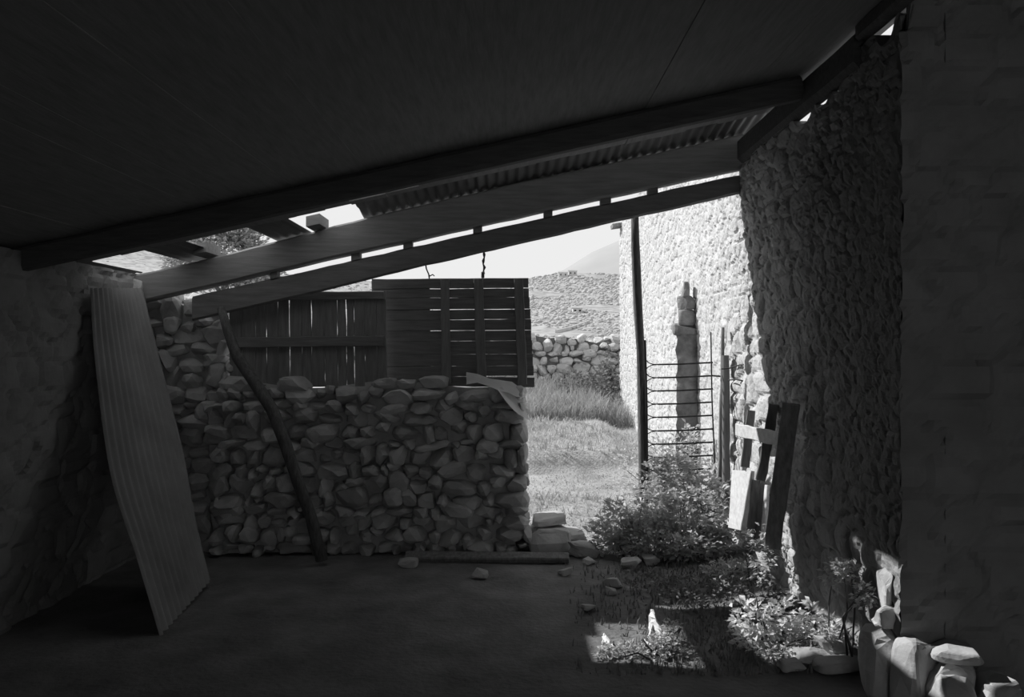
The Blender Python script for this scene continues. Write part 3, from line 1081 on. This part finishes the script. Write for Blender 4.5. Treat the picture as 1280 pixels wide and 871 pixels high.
# rubble and ledge at the foot of the right wall
LG = 'stones along the foot of the right wall'
led = [((1.735, 3.72, 0.40), (0.06, 0.10, 0.17), 'thin upright pale stone at the foot of the right wall corner'),
       ((1.715, 3.67, 0.325), (0.10, 0.10, 0.10), 'small pale round stone under the thin upright stone at the wall corner'),
       ((1.71, 3.72, -0.01), (0.16, 0.22, 0.34), 'grey block carrying the small round stone at the wall corner'),
       ((1.80, 3.57, -0.01), (0.17, 0.16, 0.34), 'grey stone of the ledge just past the wall corner'),
       ((1.90, 3.50, -0.01), (0.19, 0.18, 0.27), 'grey stone of the ledge carrying the flat slab'),
       ((1.94, 3.48, 0.25), (0.20, 0.16, 0.06), 'flat pale slab lying on top of the ledge'),
       ((1.87, 3.38, -0.01), (0.17, 0.17, 0.23), 'pale stone at the near end of the ledge, left one'),
       ((2.04, 3.38, -0.01), (0.17, 0.18, 0.23), 'pale stone at the near end of the ledge, right one'),
       ((1.63, 4.08), (0.20, 0.18, 0.11), 'rounded weedy stone beside the ledge'),
       ((1.50, 4.02), (0.20, 0.15, 0.07), 'low pale stone in the sunlit weeds by the ledge'),
       ((1.62, 3.93), (0.28, 0.12, 0.06), 'flat pale stone nearer than the sunlit weeds, right one'),
       ((1.37, 3.94), (0.12, 0.09, 0.05), 'flat pale stone nearer than the sunlit weeds, left one')]
for k, (c, s, lab) in enumerate(led):
    stone('ledge_stone', c, s, 'palestone', lab, 460 + k, LG, sub=3, boxy=0.4, cuts=4, tilt=(0.12, 0.12))
# crumpled paper in the sun patch
def crumple(name, px, py, w, h, label, seed, m='paper'):
    rng = np.random.default_rng(seed)
    d = EYE * F / (py - CY)
    x = (px - CX) * d / F
    n = 9
    vs, fs = [], []
    for i in range(n):
        for j in range(n):
            u, v = i / (n - 1) - 0.5, j / (n - 1)
            vs.append((x + w * (u * (1 - 0.4 * v) + 0.25 * v) + rng.uniform(-1, 1) * 0.012, d + 0.05 * math.sin(u * 7 + v * 3) + 0.10 * v + rng.uniform(-1, 1) * 0.012, gzf(x, d) + 0.004 + h * v * (0.75 + 0.3 * math.cos(u * 6)) + (rng.uniform(0, 1) * 0.012)))
    for i in range(n - 1):
        for j in range(n - 1):
            fs.append((i * n + j, (i + 1) * n + j, (i + 1) * n + j + 1, i * n + j + 1))
    mb = MB()
    mb.add(vs, fs)
    o = mb.build(name, m)
    mo = o.modifiers.new('thickness', 'SOLIDIFY')
    mo.thickness = 0.004
    return tag(o, label, 'paper')
crumple('crumpled_paper', 817, 808, 0.09, 0.14, 'crumpled white paper standing up in the left sun patch', 7)
crumple('paper_scrap', 757, 812, 0.07, 0.02, 'small flat white scrap at the left of the sun patch', 8)


# ------------------------------------------------------------------ plants
def leaves(mb, pts, nrm_bias, size, rng, fold=0.35, asp=0.5, n3=True):
    """folded leaves: 6 points each, at pts"""
    n = len(pts)
    d = rng.normal(size=(n, 3))
    d[:, 2] = np.abs(d[:, 2]) * 0.4 - 0.1
    d += nrm_bias * 0.7
    d /= np.linalg.norm(d, axis=1)[:, None]
    up = rng.normal(size=(n, 3)) * 0.6 + np.array([0, 0, 1.0])
    s = np.cross(d, up)
    s /= np.linalg.norm(s, axis=1)[:, None] + 1e-9
    u = np.cross(s, d)
    L = size * rng.uniform(0.6, 1.3, n)[:, None]
    W = L * asp * 0.5
    base = pts
    mid = pts + d * L * 0.5
    tip = pts + d * L - u * L * 0.12
    l1 = mid + s * W + u * W * fold
    r1 = mid - s * W + u * W * fold
    V = np.stack([base, l1, tip, r1, mid], 1).reshape(-1, 3)
    fs = []
    for i in range(n):
        o = i * 5
        fs += [(o, o + 1, o + 4), (o + 1, o + 2, o + 4), (o + 2, o + 3, o + 4), (o + 3, o, o + 4)]
    mb.add(V, fs)


def bush(name, label, cat, base, blobs, n, size, m, seed, nstem=10, group=None, asp=0.5):
    """blobs: (x, y, z, rx, ry, rz) the rounded masses of the plant"""
    rng = np.random.default_rng(seed)
    root = empty(name, base, label, cat, group)
    vol = np.array([b[3] * b[5] + b[4] * b[3] for b in blobs])
    vol = vol / vol.sum()
    mb = MB()
    ms = MB()
    for b, w in zip(blobs, vol):
        k = int(n * w)
        p = rng.normal(size=(k, 3))
        p /= np.linalg.norm(p, axis=1)[:, None]
        rad = rng.uniform(0, 1, k) ** 0.45
        # clumps inside the mass
        cl = rng.normal(size=(14, 3))
        cl /= np.linalg.norm(cl, axis=1)[:, None]
        pick = rng.integers(0, 14, k)
        q = np.where(rng.uniform(size=(k, 1)) < 0.6, cl[pick] * 0.72 + p * 0.33 * rad[:, None], p * rad[:, None])
        pts = np.array(b[:3]) + q * np.array(b[3:])
        g = gz(pts[:, 0], pts[:, 1])
        pts[:, 2] = np.maximum(pts[:, 2], g + 0.01)
        leaves(mb, pts, q, size, rng, asp=asp)
    for i in range(nstem):
        b = blobs[i % len(blobs)]
        e = np.array(b[:3]) + rng.uniform(-0.7, 0.7, 3) * np.array(b[3:])
        x0, y0 = base[0] * 0.6 + e[0] * 0.4 + rng.uniform(-0.05, 0.05), base[1] * 0.6 + e[1] * 0.4 + rng.uniform(-0.05, 0.05)
        s0 = Vector((x0, y0, gzf(x0, y0) - 0.01))
        e = Vector(e)
        mid = s0.lerp(e, 0.5) + Vector((rng.uniform(-0.06, 0.06), rng.uniform(-0.06, 0.06), 0.06))
        tube(ms, [s0, mid, e], [0.006, 0.005, 0.003], 5)
    mb.build('foliage', m, root)
    if nstem:
        ms.build('stem', 'stem', root)
    return root


bush('bramble_bush', 'leafy bramble bush in the doorway, in front of the tall post', 'bush', (0.98, 6.18, 0),
     [(0.92, 6.2, 0.22, 0.28, 0.2, 0.22), (1.10, 6.22, 0.34, 0.22, 0.2, 0.24), (0.72, 6.3, 0.12, 0.16, 0.2, 0.13), (1.02, 6.05, 0.16, 0.3, 0.14, 0.17), (1.16, 6.35, 0.55, 0.14, 0.12, 0.2)], 3600, 0.055, 'leaf', 501, 16)
bush('bramble_bush', 'leafy bramble bush under the iron gate, left of the pallet', 'bush', (1.42, 6.15, 0),
     [(1.38, 6.15, 0.28, 0.24, 0.2, 0.26), (1.55, 6.08, 0.34, 0.18, 0.2, 0.24), (1.40, 5.95, 0.14, 0.3, 0.15, 0.15), (1.52, 6.25, 0.52, 0.16, 0.12, 0.14), (1.30, 6.36, 0.6, 0.14, 0.1, 0.18)], 3600, 0.055, 'leaf', 502, 16)
bush('weedy_shrub', 'airy shrub behind the iron gate along the sunlit wall', 'bush', (1.45, 7.2, 0),
     [(1.35, 7.1, 0.5, 0.25, 0.3, 0.35), (1.55, 7.0, 0.6, 0.18, 0.3, 0.35), (1.2, 7.6, 0.4, 0.25, 0.3, 0.3)], 1500, 0.05, 'leaf', 503, 12)
bush('weedy_shrub', 'grey bushy weeds in the meadow corner between far wall and building', 'bush', (1.5, 13.2, 0.5),
     [(1.50, 13.3, 0.9, 0.35, 0.4, 0.4), (1.1, 13.8, 0.85, 0.35, 0.4, 0.35), (1.62, 13.4, 1.25, 0.12, 0.2, 0.45)], 1500, 0.09, 'weed', 504, 10)
bush('weed_patch', 'low weeds with sunlit leaf tips beside the leaning dark board', 'weed', (1.62, 5.35, 0.1),
     [(1.60, 5.2, 0.26, 0.09, 0.22, 0.2), (1.48, 5.4, 0.08, 0.22, 0.2, 0.08)], 620, 0.04, 'leaf', 505, 6)
bush('weed_patch', 'dark low weeds on the floor between the bushes and the sun patches', 'weed', (1.2, 5.0, 0.05),
     [(1.15, 5.1, 0.06, 0.35, 0.3, 0.06), (1.45, 4.9, 0.10, 0.25, 0.3, 0.08), (0.9, 5.4, 0.05, 0.3, 0.2, 0.05)], 700, 0.04, 'weed', 506, 0)
bush('broadleaf_plant', 'broad leaved plant at the left of the right sun patch', 'plant', (1.36, 4.25, 0.05),
     [(1.28, 4.28, 0.14, 0.13, 0.12, 0.11), (1.43, 4.24, 0.15, 0.11, 0.12, 0.11), (1.36, 4.2, 0.07, 0.2, 0.1, 0.08)], 620, 0.048, 'bigleaf', 507, 12, asp=0.55)
bush('broadleaf_plant', 'small upright broad leaved plant in the middle of the right sun patch', 'plant', (1.6, 4.22, 0.05),
     [(1.58, 4.24, 0.17, 0.07, 0.08, 0.09), (1.68, 4.2, 0.12, 0.06, 0.08, 0.07)], 150, 0.045, 'bigleaf', 508, 8, asp=0.5)
bush('weed_patch', 'fine sunlit weeds around the stones of the right sun patch', 'weed', (1.6, 4.1, 0.05),
     [(1.45, 4.12, 0.05, 0.25, 0.12, 0.05), (1.64, 4.08, 0.11, 0.11, 0.12, 0.08)], 1200, 0.03, 'leaf', 509, 8)
bush('weed_tuft', 'hanging weed tuft on the right wall above the ledge stones', 'weed', (1.70, 4.10, 0.35),
     [(1.67, 4.02, 0.49, 0.07, 0.12, 0.05), (1.68, 3.82, 0.42, 0.05, 0.06, 0.07), (1.65, 4.12, 0.43, 0.05, 0.05, 0.07)], 520, 0.032, 'leaf', 510, 5)
bush('weed_patch', 'sunlit weeds around the crumpled paper in the left sun patch', 'weed', (0.78, 4.2, 0.0),
     [(0.80, 4.2, 0.04, 0.14, 0.14, 0.05), (0.62, 4.15, 0.02, 0.2, 0.12, 0.03), (0.84, 4.25, 0.10, 0.06, 0.06, 0.07)], 700, 0.03, 'leaf', 511, 8)


# a tree beyond the shed on the left, seen through the roof gap
rng = np.random.default_rng(77)
root = empty('tree', (-14.2, 40, 1.2), 'grey leafy tree on the hillside seen through the second roof gap', 'tree')
mb = MB()
for b in ((-14.4, 40, 6.3, 2.4, 2.2, 2.0), (-13.0, 40.5, 5.6, 1.4, 1.5, 1.3), (-15.8, 39.6, 5.8, 1.5, 1.5, 1.5), (-14.0, 40, 7.6, 1.5, 1.4, 1.0)):
    p = rng.normal(size=(2600, 3))
    p /= np.linalg.norm(p, axis=1)[:, None]
    q = p * rng.uniform(0.5, 1, (2600, 1))
    leaves(mb, np.array(b[:3]) + q * np.array(b[3:]), q, 0.24, rng, asp=0.6)
mb.build('crown', 'treeleaf', root)
mb = MB()
zg = hz(-14.2, 40)
tube(mb, [(-14.2, 40, zg - 0.2), (-14.3, 40, 3.5), (-14.4, 40, 6.0)], [0.28, 0.22, 0.12], 10, 0.08)
tube(mb, [(-14.3, 40, 3.8), (-13.4, 40.2, 5.4)], [0.12, 0.06], 8)
tube(mb, [(-14.3, 40, 4.0), (-15.4, 39.8, 5.6)], [0.12, 0.06], 8)
mb.build('trunk', 'bark', root)


# meadow grass: far too many blades to count
def grass(name, n, area, hgt, m, seed, label, lean=0.5, dens=None):
    rng = np.random.default_rng(seed)
    x = rng.uniform(area[0], area[1], n)
    y = area[2] + (area[3] - area[2]) * rng.uniform(0, 1, n) ** 1.3
    if dens is not None:
        keep = rng.uniform(size=n) < dens(x, y)
        x, y = x[keep], y[keep]
        n = len(x)
    z = gz(x, y) - 0.01
    h = hgt(x, y) * rng.uniform(0.4, 1.2, n)
    a = rng.uniform(0, 2 * PI, n)
    w = rng.uniform(0.003, 0.007, n) * (1 + 0.10 * np.clip(y - 5, 0, 10))
    ox, oy = np.cos(a), np.sin(a)
    b = rng.uniform(0, 2 * PI, n)
    ln = rng.uniform(0.1, 1, n) * lean * h
    bx, by = np.cos(b) * ln, np.sin(b) * ln
    V = np.stack([
        np.stack([x - ox * w, y - oy * w, z], -1), np.stack([x + ox * w, y + oy * w, z], -1),
        np.stack([x + bx * 0.35 - ox * w * 0.7, y + by * 0.35 - oy * w * 0.7, z + h * 0.6], -1), np.stack([x + bx * 0.35 + ox * w * 0.7, y + by * 0.35 + oy * w * 0.7, z + h * 0.6], -1),
        np.stack([x + bx, y + by, z + h], -1)], 1).reshape(-1, 3)
    fs = []
    for i in range(n):
        o = i * 5
        fs += [(o, o + 1, o + 3, o + 2), (o + 2, o + 3, o + 4)]
    mb = MB()
    mb.add(V, fs)
    return tag(mb.build(name, m), label, 'grass', kind='stuff')


def blade_height(x, y):
    h = 0.07 + 0.05 * vnoise(x * 2, y * 2, 61) + 0.05 * vnoise(x * 0.9, y * 0.7, 63)
    h = np.where((y > 8.2) & (y < 9.55), 0.03, h)
    return np.clip(h, 0.025, 1)


grass('grass', 22000, (-0.6, 1.74, 6.75, 14.9), blade_height, 'grass', 601, 'dry sunlit grass covering the meadow beyond the doorway', lean=1.1,
      dens=lambda x, y: 0.55 + 0.45 * vnoise(x * 1.7, y * 1.7, 62))
grass('tall_grass', 5000, (-0.6, 1.74, 11.6, 14.9), lambda x, y: 0.32 + 0.12 * vnoise(x * 2.5, y * 2.5, 64), 'stalk', 603, 'tall dark weeds and grass stems below the far stone wall', lean=0.8)
grass('weeds', 5000, (0.2, 1.70, 3.9, 5.95), lambda x, y: 0.05 + 0 * x, 'weed', 602, 'short weeds growing on the shed floor near the right wall', dens=lambda x, y: smooth(0.2, 1.2, x))
